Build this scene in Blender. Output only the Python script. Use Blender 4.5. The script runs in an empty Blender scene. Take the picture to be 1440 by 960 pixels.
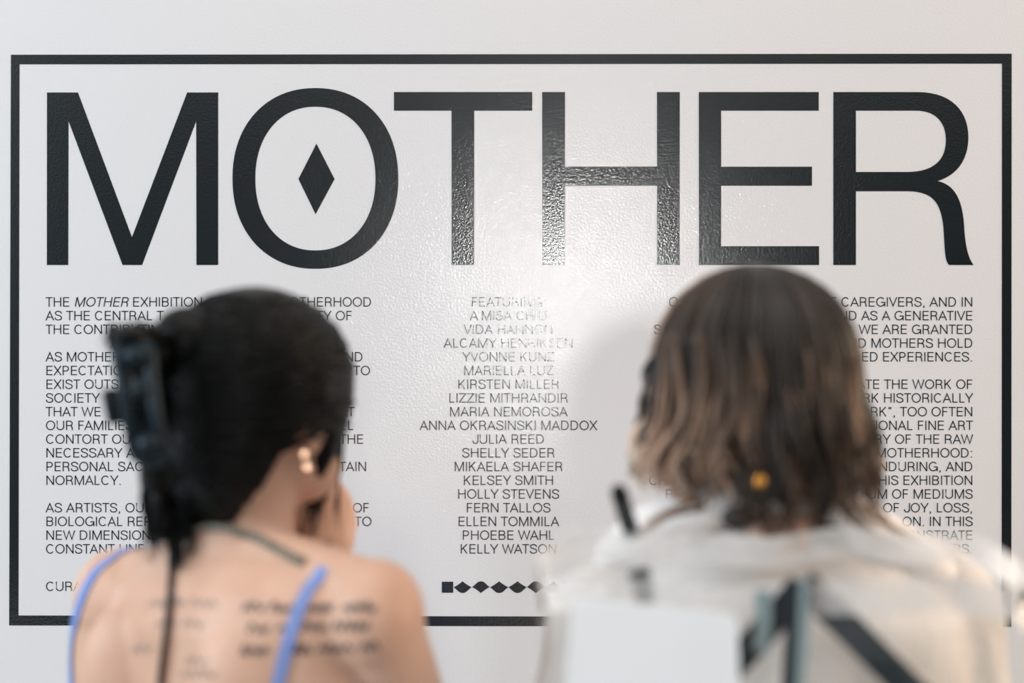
import bpy, bmesh, math, random
from mathutils import Vector, Matrix, noise
from mathutils.bvhtree import BVHTree
random.seed(7)
S = bpy.context.scene
COL = S.collection

# ------------------------------------------------------------------ camera
CAMZ = 1.60
WALL_Y = 2.60
cd = bpy.data.cameras.new('camera')
cd.lens = 50; cd.sensor_width = 36; cd.clip_start = 0.05
cd.dof.use_dof = True; cd.dof.focus_distance = WALL_Y; cd.dof.aperture_fstop = 1.7
cam = bpy.data.objects.new('camera', cd); COL.objects.link(cam)
cam.location = (0, 0, CAMZ); cam.rotation_euler = (math.radians(90), 0, 0)
S.camera = cam
K = 0.0005                                   # metres per pixel per metre of distance
def P(px, py, Y):
    return Vector(((px-720)*K*Y, Y, CAMZ-(py-480)*K*Y))

# ------------------------------------------------------------------ light
S.view_settings.view_transform = 'Standard'
S.view_settings.look = 'None'
S.view_settings.exposure = 0.0
S.view_settings.gamma = 1.0
S.view_settings.use_curve_mapping = False
w = bpy.data.worlds.new('world'); S.world = w; w.use_nodes = True
# the rest of the room as surroundings: pale ceiling above, dimmer at eye level
_nt = w.node_tree; _tc = _nt.nodes.new('ShaderNodeTexCoord'); _sx = _nt.nodes.new('ShaderNodeSeparateXYZ'); _cr = _nt.nodes.new('ShaderNodeValToRGB')
_nt.links.new(_tc.outputs['Generated'], _sx.inputs[0]); _nt.links.new(_sx.outputs['Z'], _cr.inputs['Fac']); _nt.links.new(_cr.outputs['Color'], _nt.nodes['Background'].inputs[0])
_cr.color_ramp.elements[0].position = 0.12; _cr.color_ramp.elements[0].color = (0.018, 0.022, 0.025, 1)
_cr.color_ramp.elements[1].position = 0.6; _cr.color_ramp.elements[1].color = (0.75, 0.72, 0.70, 1)
_nt.nodes['Background'].inputs[1].default_value = 1.0
def area(name, loc, target, size, size_y, power, color):
    l = bpy.data.lights.new(name, 'AREA'); l.shape = 'RECTANGLE'
    l.size = size; l.size_y = size_y; l.energy = power; l.color = color
    o = bpy.data.objects.new(name, l); COL.objects.link(o)
    o.location = loc
    o.rotation_euler = (Vector(target)-Vector(loc)).to_track_quat('-Z', 'Y').to_euler()
    return o
area('window_light', (0.35, -4.0, 1.85), (0.1, 2.6, 1.55), 0.36, 0.40, 36, (1, 0.985, 0.97))
area('left_window_light', (-4.2, -0.5, 2.3), (-0.1, 1.9, 1.4), 2.2, 2.4, 205, (0.77, 0.91, 1.0))
area('right_room_light', (4.6, 1.5, 2.2), (0.0, 1.7, 1.35), 2.2, 2.4, 205, (1.0, 0.76, 0.55))
area('overhead_fill', (0.0, 0.9, 3.6), (0.0, 2.3, 1.5), 2.2, 1.4, 22, (1.0, 0.93, 0.86))  # warm soft fill added overhead to lift the wall, no actual fixture

# ------------------------------------------------------------------ materials
def lin(c):
    return tuple((v/12.92 if v <= .04045 else ((v+.055)/1.055)**2.4) for v in (x/255 for x in c))
def mat(name, rgb, rough=0.5, metal=0.0, spec=0.5, **kw):
    m = bpy.data.materials.new(name); m.use_nodes = True
    b = m.node_tree.nodes['Principled BSDF']
    b.inputs['Base Color'].default_value = (*rgb, 1)
    b.inputs['Roughness'].default_value = rough
    b.inputs['Metallic'].default_value = metal
    b.inputs['Specular IOR Level'].default_value = spec
    for k, v in kw.items():
        b.inputs[k.replace('_', ' ')].default_value = v
    return m
def N(m, t, **kw):
    n = m.node_tree.nodes.new(t)
    for k, v in kw.items(): setattr(n, k, v)
    return n
def L(m, a, b): m.node_tree.links.new(a, b)
def bump(m, scale, strength, dist, detail=3.0, rough=0.55, scale2=None):
    b = m.node_tree.nodes['Principled BSDF']
    tc = N(m, 'ShaderNodeTexCoord'); nz = N(m, 'ShaderNodeTexNoise'); bp = N(m, 'ShaderNodeBump')
    nz.inputs['Scale'].default_value = scale; nz.inputs['Detail'].default_value = detail
    nz.inputs['Roughness'].default_value = rough
    bp.inputs['Strength'].default_value = strength; bp.inputs['Distance'].default_value = dist
    L(m, tc.outputs['Object'], nz.inputs['Vector']); L(m, nz.outputs['Fac'], bp.inputs['Height'])
    L(m, bp.outputs['Normal'], b.inputs['Normal'])
    if 'Coat Normal' in b.inputs: L(m, bp.outputs['Normal'], b.inputs['Coat Normal'])
    return nz
def noise_color(m, scale, c1, c2, stretch=(1, 1, 1), lo=.35, hi=.65):
    b = m.node_tree.nodes['Principled BSDF']
    tc = N(m, 'ShaderNodeTexCoord'); mp = N(m, 'ShaderNodeMapping'); nz = N(m, 'ShaderNodeTexNoise'); cr = N(m, 'ShaderNodeValToRGB')
    mp.inputs['Scale'].default_value = stretch
    nz.inputs['Scale'].default_value = scale
    cr.color_ramp.elements[0].color = (*c1, 1); cr.color_ramp.elements[1].color = (*c2, 1)
    cr.color_ramp.elements[0].position = lo; cr.color_ramp.elements[1].position = hi
    L(m, tc.outputs['Object'], mp.inputs['Vector']); L(m, mp.outputs['Vector'], nz.inputs['Vector'])
    L(m, nz.outputs['Fac'], cr.inputs['Fac']); L(m, cr.outputs['Color'], b.inputs['Base Color'])

M = {}
M['wall'] = mat('satin_white_wall_paint', (0.655, 0.648, 0.665), 0.5, 0, 0.25, Coat_Weight=1.0, Coat_Roughness=0.105, Coat_IOR=1.66)
bump(M['wall'], 240, 0.42, 0.0012, 2.5)
M['vinyl'] = mat('glossy_black_vinyl', (0.003, 0.0065, 0.0085), 0.19, 0, 1.0, Coat_Weight=0.85, Coat_Roughness=0.185, Coat_IOR=1.8)
bump(M['vinyl'], 240, 0.24, 0.0011, 2.5)
M['floor'] = mat('grey_concrete_floor', (0.3, 0.29, 0.28), 0.45)
noise_color(M['floor'], 6, (0.26, 0.25, 0.24), (0.36, 0.35, 0.34))
M['white_trim'] = mat('white_gloss_trim', (0.75, 0.74, 0.73), 0.3); noise_color(M['white_trim'], 30, (.73, .72, .71), (.77, .76, .75))
M['skin_tan'] = mat('tan_skin', (0.66, 0.36, 0.23), 0.5, 0, 0.35, Subsurface_Weight=0.12, Subsurface_Scale=0.02)
M['skin_tan'].node_tree.nodes['Principled BSDF'].inputs['Subsurface Radius'].default_value = (1, .35, .2)
noise_color(M['skin_tan'], 14, (0.60, 0.355, 0.25), (0.67, 0.42, 0.31)); bump(M['skin_tan'], 260, .1, .001)
M['skin_fair'] = mat('fair_skin', (0.72, 0.45, 0.34), 0.5, 0, 0.35, Subsurface_Weight=0.12, Subsurface_Scale=0.02)
noise_color(M['skin_fair'], 14, (0.68, 0.41, 0.31), (0.75, 0.48, 0.37)); bump(M['skin_fair'], 260, .1, .001)
M['black_hair'] = mat('black_hair', (0.006, 0.0065, 0.007), 0.40, 0, 0.16)
noise_color(M['black_hair'], 40, (0.0012, 0.0015, 0.0018), (0.004, 0.0045, 0.0045), (1, 1, .15))
def hair_mat(name):
    m = mat(name, (0.05, 0.03, 0.02), 0.42, 0, 0.4)
    b = m.node_tree.nodes['Principled BSDF']
    at = N(m, 'ShaderNodeAttribute'); at.attribute_name = 'tone'
    cr = N(m, 'ShaderNodeValToRGB')
    e = cr.color_ramp.elements
    e[0].position = 0; e[0].color = (0.010, 0.0072, 0.0055, 1)
    e[1].position = 1; e[1].color = (0.80, 0.63, 0.50, 1)
    for p, c in ((.35, (0.024, 0.0165, 0.012, 1)), (.62, (0.125, 0.074, 0.048, 1)), (.82, (0.50, 0.31, 0.215, 1))):
        x = e.new(p); x.color = c
    L(m, at.outputs['Fac'], cr.inputs['Fac']); L(m, cr.outputs['Color'], b.inputs['Base Color'])
    return m
M['brown_hair'] = hair_mat('highlighted_brown_hair')
M['clip'] = mat('navy_plastic', (0.004, 0.013, 0.022), 0.4, 0, 0.25); noise_color(M['clip'], 20, (0.004, 0.012, 0.019), (0.007, 0.018, 0.028))
M['blue'] = mat('periwinkle_fabric', (0.2, 0.29, 0.6), 0.8); noise_color(M['blue'], 200, (0.17, 0.25, 0.55), (0.22, 0.31, 0.63))
M['denim'] = mat('dark_denim', (0.03, 0.045, 0.09), 0.85); noise_color(M['denim'], 90, (0.025, 0.035, 0.07), (0.04, 0.06, 0.11))
M['cream'] = mat('cream_cotton', (0.66, 0.57, 0.50), 0.85); noise_color(M['cream'], 9, (0.56, 0.505, 0.475), (0.69, 0.645, 0.62)); bump(M['cream'], 22, .5, .012)
M['white_cotton'] = mat('white_cotton', (0.86, 0.82, 0.80), 0.85); bump(M['white_cotton'], 25, .4, .01)
M['black_web'] = mat('black_webbing', (0.008, 0.016, 0.022), 0.55); bump(M['black_web'], 400, .3, .0008)
M['grey_web'] = mat('grey_webbing', (0.22, 0.29, 0.30), 0.45); bump(M['grey_web'], 400, .3, .0008)
M['leather'] = mat('black_leather', (0.006, 0.0085, 0.0085), 0.45); bump(M['leather'], 150, .3, .0015)
M['rivet'] = mat('brushed_nickel', (0.42, 0.55, 0.51), 0.35, 0.6); noise_color(M['rivet'], 90, (.38, .5, .47), (.46, .6, .55))
M['card'] = mat('matt_white_card', (0.87, 0.87, 0.885), 0.6); noise_color(M['card'], 12, (.855, .855, .87), (.885, .885, .90))
M['gold'] = mat('polished_gold', (1.0, 0.63, 0.40), 0.36, 1.0); noise_color(M['gold'], 200, (1, .62, .4), (1, .7, .5))
M['amber'] = mat('amber_bead', (0.85, 0.33, 0.015), 0.18); noise_color(M['amber'], 150, (.8, .28, .01), (.95, .42, .03))
M['necklace'] = mat('grey_green_beads', (0.13, 0.125, 0.09), 0.4); noise_color(M['necklace'], 180, (.06, .065, .05), (.25, .22, .17))
M['cord'] = mat('black_cord', (0.012, 0.012, 0.013), 0.6); noise_color(M['cord'], 160, (.007, .007, .008), (.1, .09, .08), lo=.45, hi=.8)
M['ink'] = mat('faded_tattoo_ink', (0.1, 0.07, 0.06), 0.55); noise_color(M['ink'], 60, (.07, .055, .05), (.14, .10, .085))
M['ink_pale'] = mat('pale_tattoo_ink', (0.36, 0.25, 0.21), 0.55); noise_color(M['ink_pale'], 60, (.32, .22, .19), (.42, .28, .22))
M['shoe'] = mat('black_shoe_leather', (0.015, 0.014, 0.014), 0.4); bump(M['shoe'], 120, .2, .001)
def plastic(name, haze, color, gloss=.4, rough=.2):
    m = bpy.data.materials.new(name); m.use_nodes = True
    nt = m.node_tree; nt.nodes.remove(nt.nodes['Principled BSDF'])
    out = nt.nodes['Material Output']
    tr = N(m, 'ShaderNodeBsdfTransparent'); gl = N(m, 'ShaderNodeBsdfGlossy'); df = N(m, 'ShaderNodeBsdfDiffuse'); tl = N(m, 'ShaderNodeBsdfTranslucent')
    tr.inputs[0].default_value = (.97, .985, .985, 1); gl.inputs['Roughness'].default_value = rough
    df.inputs[0].default_value = color; tl.inputs[0].default_value = color
    tc = N(m, 'ShaderNodeTexCoord'); nz = N(m, 'ShaderNodeTexNoise'); bp = N(m, 'ShaderNodeBump')
    nz.inputs['Scale'].default_value = 16; nz.inputs['Detail'].default_value = 2; gl.inputs[0].default_value = (.5, .5, .5, 1)
    bp.inputs['Strength'].default_value = .6; bp.inputs['Distance'].default_value = .02
    L(m, tc.outputs['Object'], nz.inputs['Vector']); L(m, nz.outputs['Fac'], bp.inputs['Height'])
    L(m, bp.outputs['Normal'], gl.inputs['Normal'])
    fr = N(m, 'ShaderNodeFresnel'); fr.inputs['IOR'].default_value = 1.25; L(m, bp.outputs['Normal'], fr.inputs['Normal'])
    a = N(m, 'ShaderNodeMixShader'); b = N(m, 'ShaderNodeMixShader'); c = N(m, 'ShaderNodeMixShader')
    a.inputs[0].default_value = .5; L(m, df.outputs[0], a.inputs[1]); L(m, tl.outputs[0], a.inputs[2])
    mr = N(m, 'ShaderNodeMapRange'); mr.inputs['To Min'].default_value = haze*.6; mr.inputs['To Max'].default_value = min(1, haze*1.4)
    mr.inputs['From Min'].default_value = .3; mr.inputs['From Max'].default_value = .7
    L(m, nz.outputs['Fac'], mr.inputs['Value']); L(m, mr.outputs[0], b.inputs[0])
    L(m, tr.outputs[0], b.inputs[1]); L(m, a.outputs[0], b.inputs[2])
    mf = N(m, 'ShaderNodeMath', operation='MULTIPLY'); mf.inputs[1].default_value = gloss; L(m, fr.outputs[0], mf.inputs[0]); L(m, mf.outputs[0], c.inputs[0]); L(m, b.outputs[0], c.inputs[1]); L(m, gl.outputs[0], c.inputs[2])
    L(m, c.outputs[0], out.inputs['Surface'])
    return m
M['plastic'] = plastic('clear_vinyl_sheet', 0.06, (.96, .955, .95, 1), .1, .25)
M['plastic_rim'] = plastic('clouded_vinyl_edge', 0.7, (.96, .955, .95, 1), 1.0, .12)

# ------------------------------------------------------------------ helpers
def link(name, me, material=None, parent=None, smooth=True):
    o = bpy.data.objects.new(name, me); COL.objects.link(o)
    if material: me.materials.append(material)
    if smooth:
        for p in me.polygons: p.use_smooth = True
    if parent: o.parent = parent
    return o
def tag(o, label, cat, group=None):
    o['label'] = label; o['category'] = cat
    if group: o['group'] = group
def empty(name, loc=(0, 0, 0)):
    o = bpy.data.objects.new(name, None); COL.objects.link(o); o.location = loc; o.empty_display_size = .1
    return o
class MB:
    def __init__(s): s.v = []; s.f = []; s.t = []
    def add(s, vs, fs, tone=None):
        o = len(s.v); s.v += [Vector(v) for v in vs]; s.f += [tuple(i+o for i in f) for f in fs]
        s.t += tone if tone else [0.0]*len(vs)
    def tube(s, pts, radii, sides=8, closed=False, tone=None, flat=1.0, up=None):
        pts = [Vector(p) for p in pts]; n = len(pts)
        if not hasattr(radii, '__len__'): radii = [radii]*n
        vs = []; fs = []; tn = []
        prev = None
        for i, p in enumerate(pts):
            if closed: d = pts[(i+1) % n]-pts[i-1]
            else: d = pts[min(i+1, n-1)]-pts[max(i-1, 0)]
            if d.length < 1e-9: d = Vector((0, 0, 1))
            d.normalize()
            if prev is None:
                a = Vector(up) if up else (Vector((0, 0, 1)) if abs(d.z) < .9 else Vector((1, 0, 0)))
            else: a = prev
            a = a-d*a.dot(d)
            if a.length < 1e-6: a = d.orthogonal()
            a.normalize(); b = d.cross(a); prev = a
            for k in range(sides):
                t = 2*math.pi*k/sides
                vs.append(p+a*math.cos(t)*radii[i]*flat+b*math.sin(t)*radii[i])
                tn.append(tone[i] if tone else 0.0)
        for i in range(n if closed else n-1):
            j = (i+1) % n
            for k in range(sides):
                k2 = (k+1) % sides
                fs.append((i*sides+k, i*sides+k2, j*sides+k2, j*sides+k))
        if not closed:
            fs.append(tuple(range(sides-1, -1, -1))); fs.append(tuple((n-1)*sides+k for k in range(sides)))
        s.add(vs, fs, tn)
    def ell(s, c, r, R=None, seg=20, rings=12, tone=0.0):
        c = Vector(c); vs = []; fs = []
        R = R or Matrix.Identity(3)
        if not hasattr(r, '__len__'): r = (r, r, r)
        for i in range(1, rings):
            th = math.pi*i/rings
            for k in range(seg):
                ph = 2*math.pi*k/seg
                vs.append(c+R @ Vector((r[0]*math.sin(th)*math.cos(ph), r[1]*math.sin(th)*math.sin(ph), r[2]*math.cos(th))))
        top = len(vs); vs.append(c+R @ Vector((0, 0, r[2]))); bot = len(vs); vs.append(c+R @ Vector((0, 0, -r[2])))
        for i in range(rings-2):
            for k in range(seg):
                k2 = (k+1) % seg
                fs.append((i*seg+k, (i+1)*seg+k, (i+1)*seg+k2, i*seg+k2))
        for k in range(seg):
            k2 = (k+1) % seg
            fs.append((top, k, k2)); fs.append((bot, (rings-2)*seg+k2, (rings-2)*seg+k))
        s.add(vs, fs, [tone]*len(vs))
    def cap(s, p0, p1, r0, r1, seg=16):
        s.tube([p0, p1], [r0, r1], seg); s.ell(p0, r0, seg=seg, rings=10); s.ell(p1, r1, seg=seg, rings=10)
    def chain(s, pts, rs, seg=12):
        for i in range(len(pts)-1): s.cap(pts[i], pts[i+1], rs[i], rs[i+1], seg)
    def loft(s, secs, seg=40, e=2.4, caps=True, fn=None):
        # secs: (z, hw, hd, yc[, xc])
        vs = []; fs = []
        for q in secs:
            z, hw, hd, yc = q[:4]; xc = q[4] if len(q) > 4 else 0
            for k in range(seg):
                t = 2*math.pi*k/seg; c, n_ = math.cos(t), math.sin(t)
                x = hw*math.copysign(abs(c)**(2/e), c); y = hd*math.copysign(abs(n_)**(2/e), n_)
                p = Vector((xc+x, yc+y, z))
                vs.append(fn(p) if fn else p)
        n = len(secs)
        for i in range(n-1):
            for k in range(seg):
                k2 = (k+1) % seg
                fs.append((i*seg+k, i*seg+k2, (i+1)*seg+k2, (i+1)*seg+k))
        if caps:
            fs.append(tuple(range(seg-1, -1, -1))); fs.append(tuple((n-1)*seg+k for k in range(seg)))
        s.add(vs, fs)
    def box(s, c, h, R=None):
        R = R or Matrix.Identity(3); c = Vector(c)
        vs = [c+R @ Vector((x*h[0], y*h[1], z*h[2])) for x in (-1, 1) for y in (-1, 1) for z in (-1, 1)]
        s.add(vs, [(0, 1, 3, 2), (4, 6, 7, 5), (0, 4, 5, 1), (2, 3, 7, 6), (0, 2, 6, 4), (1, 5, 7, 3)])
    def poly(s, pts, y0, y1):
        """prism of a world-space outline (x, z) between depths y0 (front) and y1"""
        n = len(pts)
        vs = [Vector((x, y0, z)) for x, z in pts]+[Vector((x, y1, z)) for x, z in pts]
        fs = [tuple(range(n)), tuple(range(2*n-1, n-1, -1))]
        for i in range(n):
            j = (i+1) % n; fs.append((i, n+i, n+j, j))
        s.add(vs, fs)
    def mesh(s, name='m', tones=False):
        me = bpy.data.meshes.new(name); me.from_pydata([tuple(v) for v in s.v], [], s.f); me.update()
        if tones:
            a = me.attributes.new('tone', 'FLOAT', 'POINT'); a.data.foreach_set('value', s.t)
        return me
    def build(s, name, material, parent=None, smooth=True, tones=False):
        return link(name, s.mesh(name, tones), material, parent, smooth)
    def fixed(s):
        me = s.mesh(); bm = bmesh.new(); bm.from_mesh(me); bmesh.ops.recalc_face_normals(bm, faces=bm.faces)
        bm.to_mesh(me); bm.free(); return me
    def fused(s, voxel, smooth_n, fac=.5):
        """one continuous surface from the overlapping volumes"""
        me = s.fixed(); o = bpy.data.objects.new('fuse', me); COL.objects.link(o)
        r = o.modifiers.new('r', 'REMESH'); r.mode = 'VOXEL'; r.voxel_size = voxel
        q = o.modifiers.new('s', 'SMOOTH'); q.factor = fac; q.iterations = smooth_n
        dg = bpy.context.evaluated_depsgraph_get()
        out = bpy.data.meshes.new_from_object(o.evaluated_get(dg)); bpy.data.objects.remove(o)
        return out
def bvh(me):
    return BVHTree.FromPolygons([v.co.copy() for v in me.vertices], [tuple(p.vertices) for p in me.polygons])
CAMP = Vector((0, 0, CAMZ))
def onto(tree, px, py, lift=0.0):
    d = (P(px, py, 1.0)-CAMP).normalized()
    h = tree.ray_cast(CAMP, d)
    return (h[0]+h[1]*lift, h[1]) if h[0] else None
def interp(pts, n):
    """Catmull-Rom through points"""
    pts = [Vector(p) for p in pts]; out = []
    m = len(pts)-1
    for i in range(n):
        u = i/(n-1)*m; k = min(int(u), m-1); t = u-k
        p0 = pts[max(k-1, 0)]; p1 = pts[k]; p2 = pts[k+1]; p3 = pts[min(k+2, m)]
        out.append(.5*((2*p1)+(p2-p0)*t+(2*p0-5*p1+4*p2-p3)*t*t+(3*p1-p0-3*p2+p3)*t**3))
    return out
def ribbon(mb, pts, nrm, wid, thick=.0012):
    n = len(pts); vs = []; fs = []
    for i in range(n):
        d = (pts[min(i+1, n-1)]-pts[max(i-1, 0)]).normalized(); s_ = d.cross(nrm[i]).normalized()
        for a, b in ((-1, 0), (1, 0), (1, 1), (-1, 1)):
            vs.append(pts[i]+s_*a*wid/2+nrm[i]*b*thick)
    for i in range(n-1):
        for k in range(4):
            k2 = (k+1) % 4; fs.append((i*4+k, i*4+k2, (i+1)*4+k2, (i+1)*4+k))
    fs.append((0, 3, 2, 1)); fs.append(((n-1)*4, (n-1)*4+1, (n-1)*4+2, (n-1)*4+3))
    mb.add(vs, fs)

# ------------------------------------------------------------------ setting
def plain_box(name, c, h, m):
    b = MB(); b.box(c, h); o = b.build(name, m, smooth=False); o['kind'] = 'structure'; return o
plain_box('wall_front', (0, WALL_Y+.06, 1.45), (3.2, .06, 1.45), M['wall'])
plain_box('floor', (0, 0.3, -.05), (3.2, 2.3, .05), M['floor'])
plain_box('baseboard_front', (0, WALL_Y-.008, .05), (3.2, .008, .05), M['white_trim'])

# ------------------------------------------------------------------ wall lettering
YF = WALL_Y-.0006
def wp(px, py):
    p = P(px, py, WALL_Y); return (p.x, p.z)
def px_poly(mb, pts): mb.poly([wp(*p) for p in pts], YF, WALL_Y-.00005)
def ring_poly(mb, outer, inner):
    n = len(outer); vs = []; fs = []
    for y in (YF, WALL_Y-.00005):
        for lst in (outer, inner):
            for p in lst:
                x, z = wp(*p); vs.append(Vector((x, y, z)))
    for i in range(n):
        j = (i+1) % n
        fs.append((i, j, n+j, n+i)); fs.append((2*n+i, 3*n+i, 3*n+j, 2*n+j))
        fs.append((i, 2*n+i, 2*n+j, j)); fs.append((n+i, n+j, 3*n+j, 3*n+i))
    mb.add(vs, fs)
def oval(cx, cy, rx, ry, n=96, e=2.15):
    out = []
    for k in range(n):
        t = 2*math.pi*k/n; c, s_ = math.cos(t), math.sin(t)
        out.append((cx+rx*math.copysign(abs(c)**(2/e), c), cy+ry*math.copysign(abs(s_)**(2/e), s_)))
    return out
fr = MB()
ring_poly(fr, [(15.5, 77), (1422.5, 75.5), (1422, 881), (13, 879)], [(27.5, 90.5), (1409, 89.5), (1408.5, 867.5), (26, 865)])
o = fr.build('border_frame', M['vinyl'], smooth=False)
tag(o, 'black rectangular border line stuck on the white wall around all the lettering', 'border')

title = empty('title_lettering', P(715, 372, WALL_Y))
tag(title, 'huge black capital letters reading MOTHER across the top of the wall', 'lettering')
def child(name, mb, material, parent, label=None, smooth=False, tones=False):
    o = mb.build(name, material, smooth=smooth, tones=tones)
    o.parent = parent; o.matrix_parent_inverse = Matrix.Translation(-Vector(parent.location))
    if label: o['label'] = label
    return o
b = MB()
px_poly(b, [(66.2, 130), (109.6, 130), (185.6, 333.5), (263.3, 130), (306.8, 130), (306.8, 372.5), (276.3, 372.5), (276, 170), (199.8, 372.5), (172.5, 372.5), (96.4, 170), (96, 372.5), (66, 372.5)])
child('letter', b, M['vinyl'], title, 'large black letter M')
b = MB(); ring_poly(b, oval(443.5, 250.8, 116.5, 127), oval(443.5, 251, 84.5, 101))
child('letter', b, M['vinyl'], title, 'large black letter O')
b = MB(); px_poly(b, [(445, 202), (470.5, 251.6), (443.8, 301), (419.7, 251.6)])
child('diamond', b, M['vinyl'], title, 'black diamond inside the letter O')
b = MB(); px_poly(b, [(554, 129.4), (748.4, 129.4), (748.4, 155.6), (666.8, 155.6), (666.8, 372.5), (635, 372.5), (635, 155.6), (554, 155.6)])
child('letter', b, M['vinyl'], title, 'large black letter T')
b = MB(); px_poly(b, [(762.4, 129.4), (794.5, 129.4), (794.5, 234), (923.8, 234), (923.8, 129.4), (955.8, 129.4), (955.8, 372.5), (923.8, 372.5), (923.8, 261), (794.5, 261), (794.5, 372.5), (762.4, 372.5)])
child('letter', b, M['vinyl'], title, 'large black letter H')
b = MB(); px_poly(b, [(982.7, 129.4), (1151.2, 129.4), (1151.2, 155.6), (1014, 155.6), (1014, 234.3), (1141.7, 234.3), (1141.7, 261), (1014, 261), (1014, 346), (1151.7, 346), (1151.7, 372.5), (982.7, 372.5)])
child('letter', b, M['vinyl'], title, 'large black letter E')
def bez(p0, p1, p2, p3, n=14):
    return [tuple((1-t)**3*a+3*(1-t)**2*t*b_+3*(1-t)*t*t*c+t**3*d for a, b_, c, d in zip(p0, p1, p2, p3)) for t in (i/n for i in range(n+1))]
b = MB()
# bowl of the R as a band, stem and leg joined into the same mesh
outer = [(1203.5, 129.4), (1290, 129.4)]+bez((1290, 129.4), (1338, 129.4), (1361.6, 156), (1361.6, 193))+bez((1361.6, 193), (1361.6, 224), (1346, 246), (1318.5, 254.5))
inner = [(1203.5, 155.6), (1288, 155.6)]+bez((1288, 155.6), (1314, 155.6), (1330, 170), (1330, 197))+bez((1330, 197), (1330, 226), (1312, 241.7), (1275, 241.7))
outer = outer[:1]+outer[1:]; inner = inner[:1]+inner[1:]
for i in range(len(outer)-1):
    px_poly(b, [outer[i], outer[i+1], inner[i+1], inner[i]])
leg_o = bez((1318.5, 254.5), (1344, 260), (1353, 283), (1355.5, 315))+bez((1355.5, 315), (1357, 345), (1361, 362), (1369, 372.5))
leg_i = bez((1275, 268.8), (1312, 268.8), (1322, 285), (1326, 315))+bez((1326, 315), (1329, 345), (1327, 365), (1334.5, 372.5))
for i in range(len(leg_o)-1):
    px_poly(b, [leg_o[i], leg_o[i+1], leg_i[i+1], leg_i[i]])
px_poly(b, [(1203.5, 241.7), (1275, 241.7), (1318.5, 254.5), (1275, 268.8), (1203.5, 268.8)])
px_poly(b, [(1171.8, 129.4), (1203.5, 129.4), (1203.5, 372.5), (1171.8, 372.5)])
child('letter', b, M['vinyl'], title, 'large black letter R')

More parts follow.
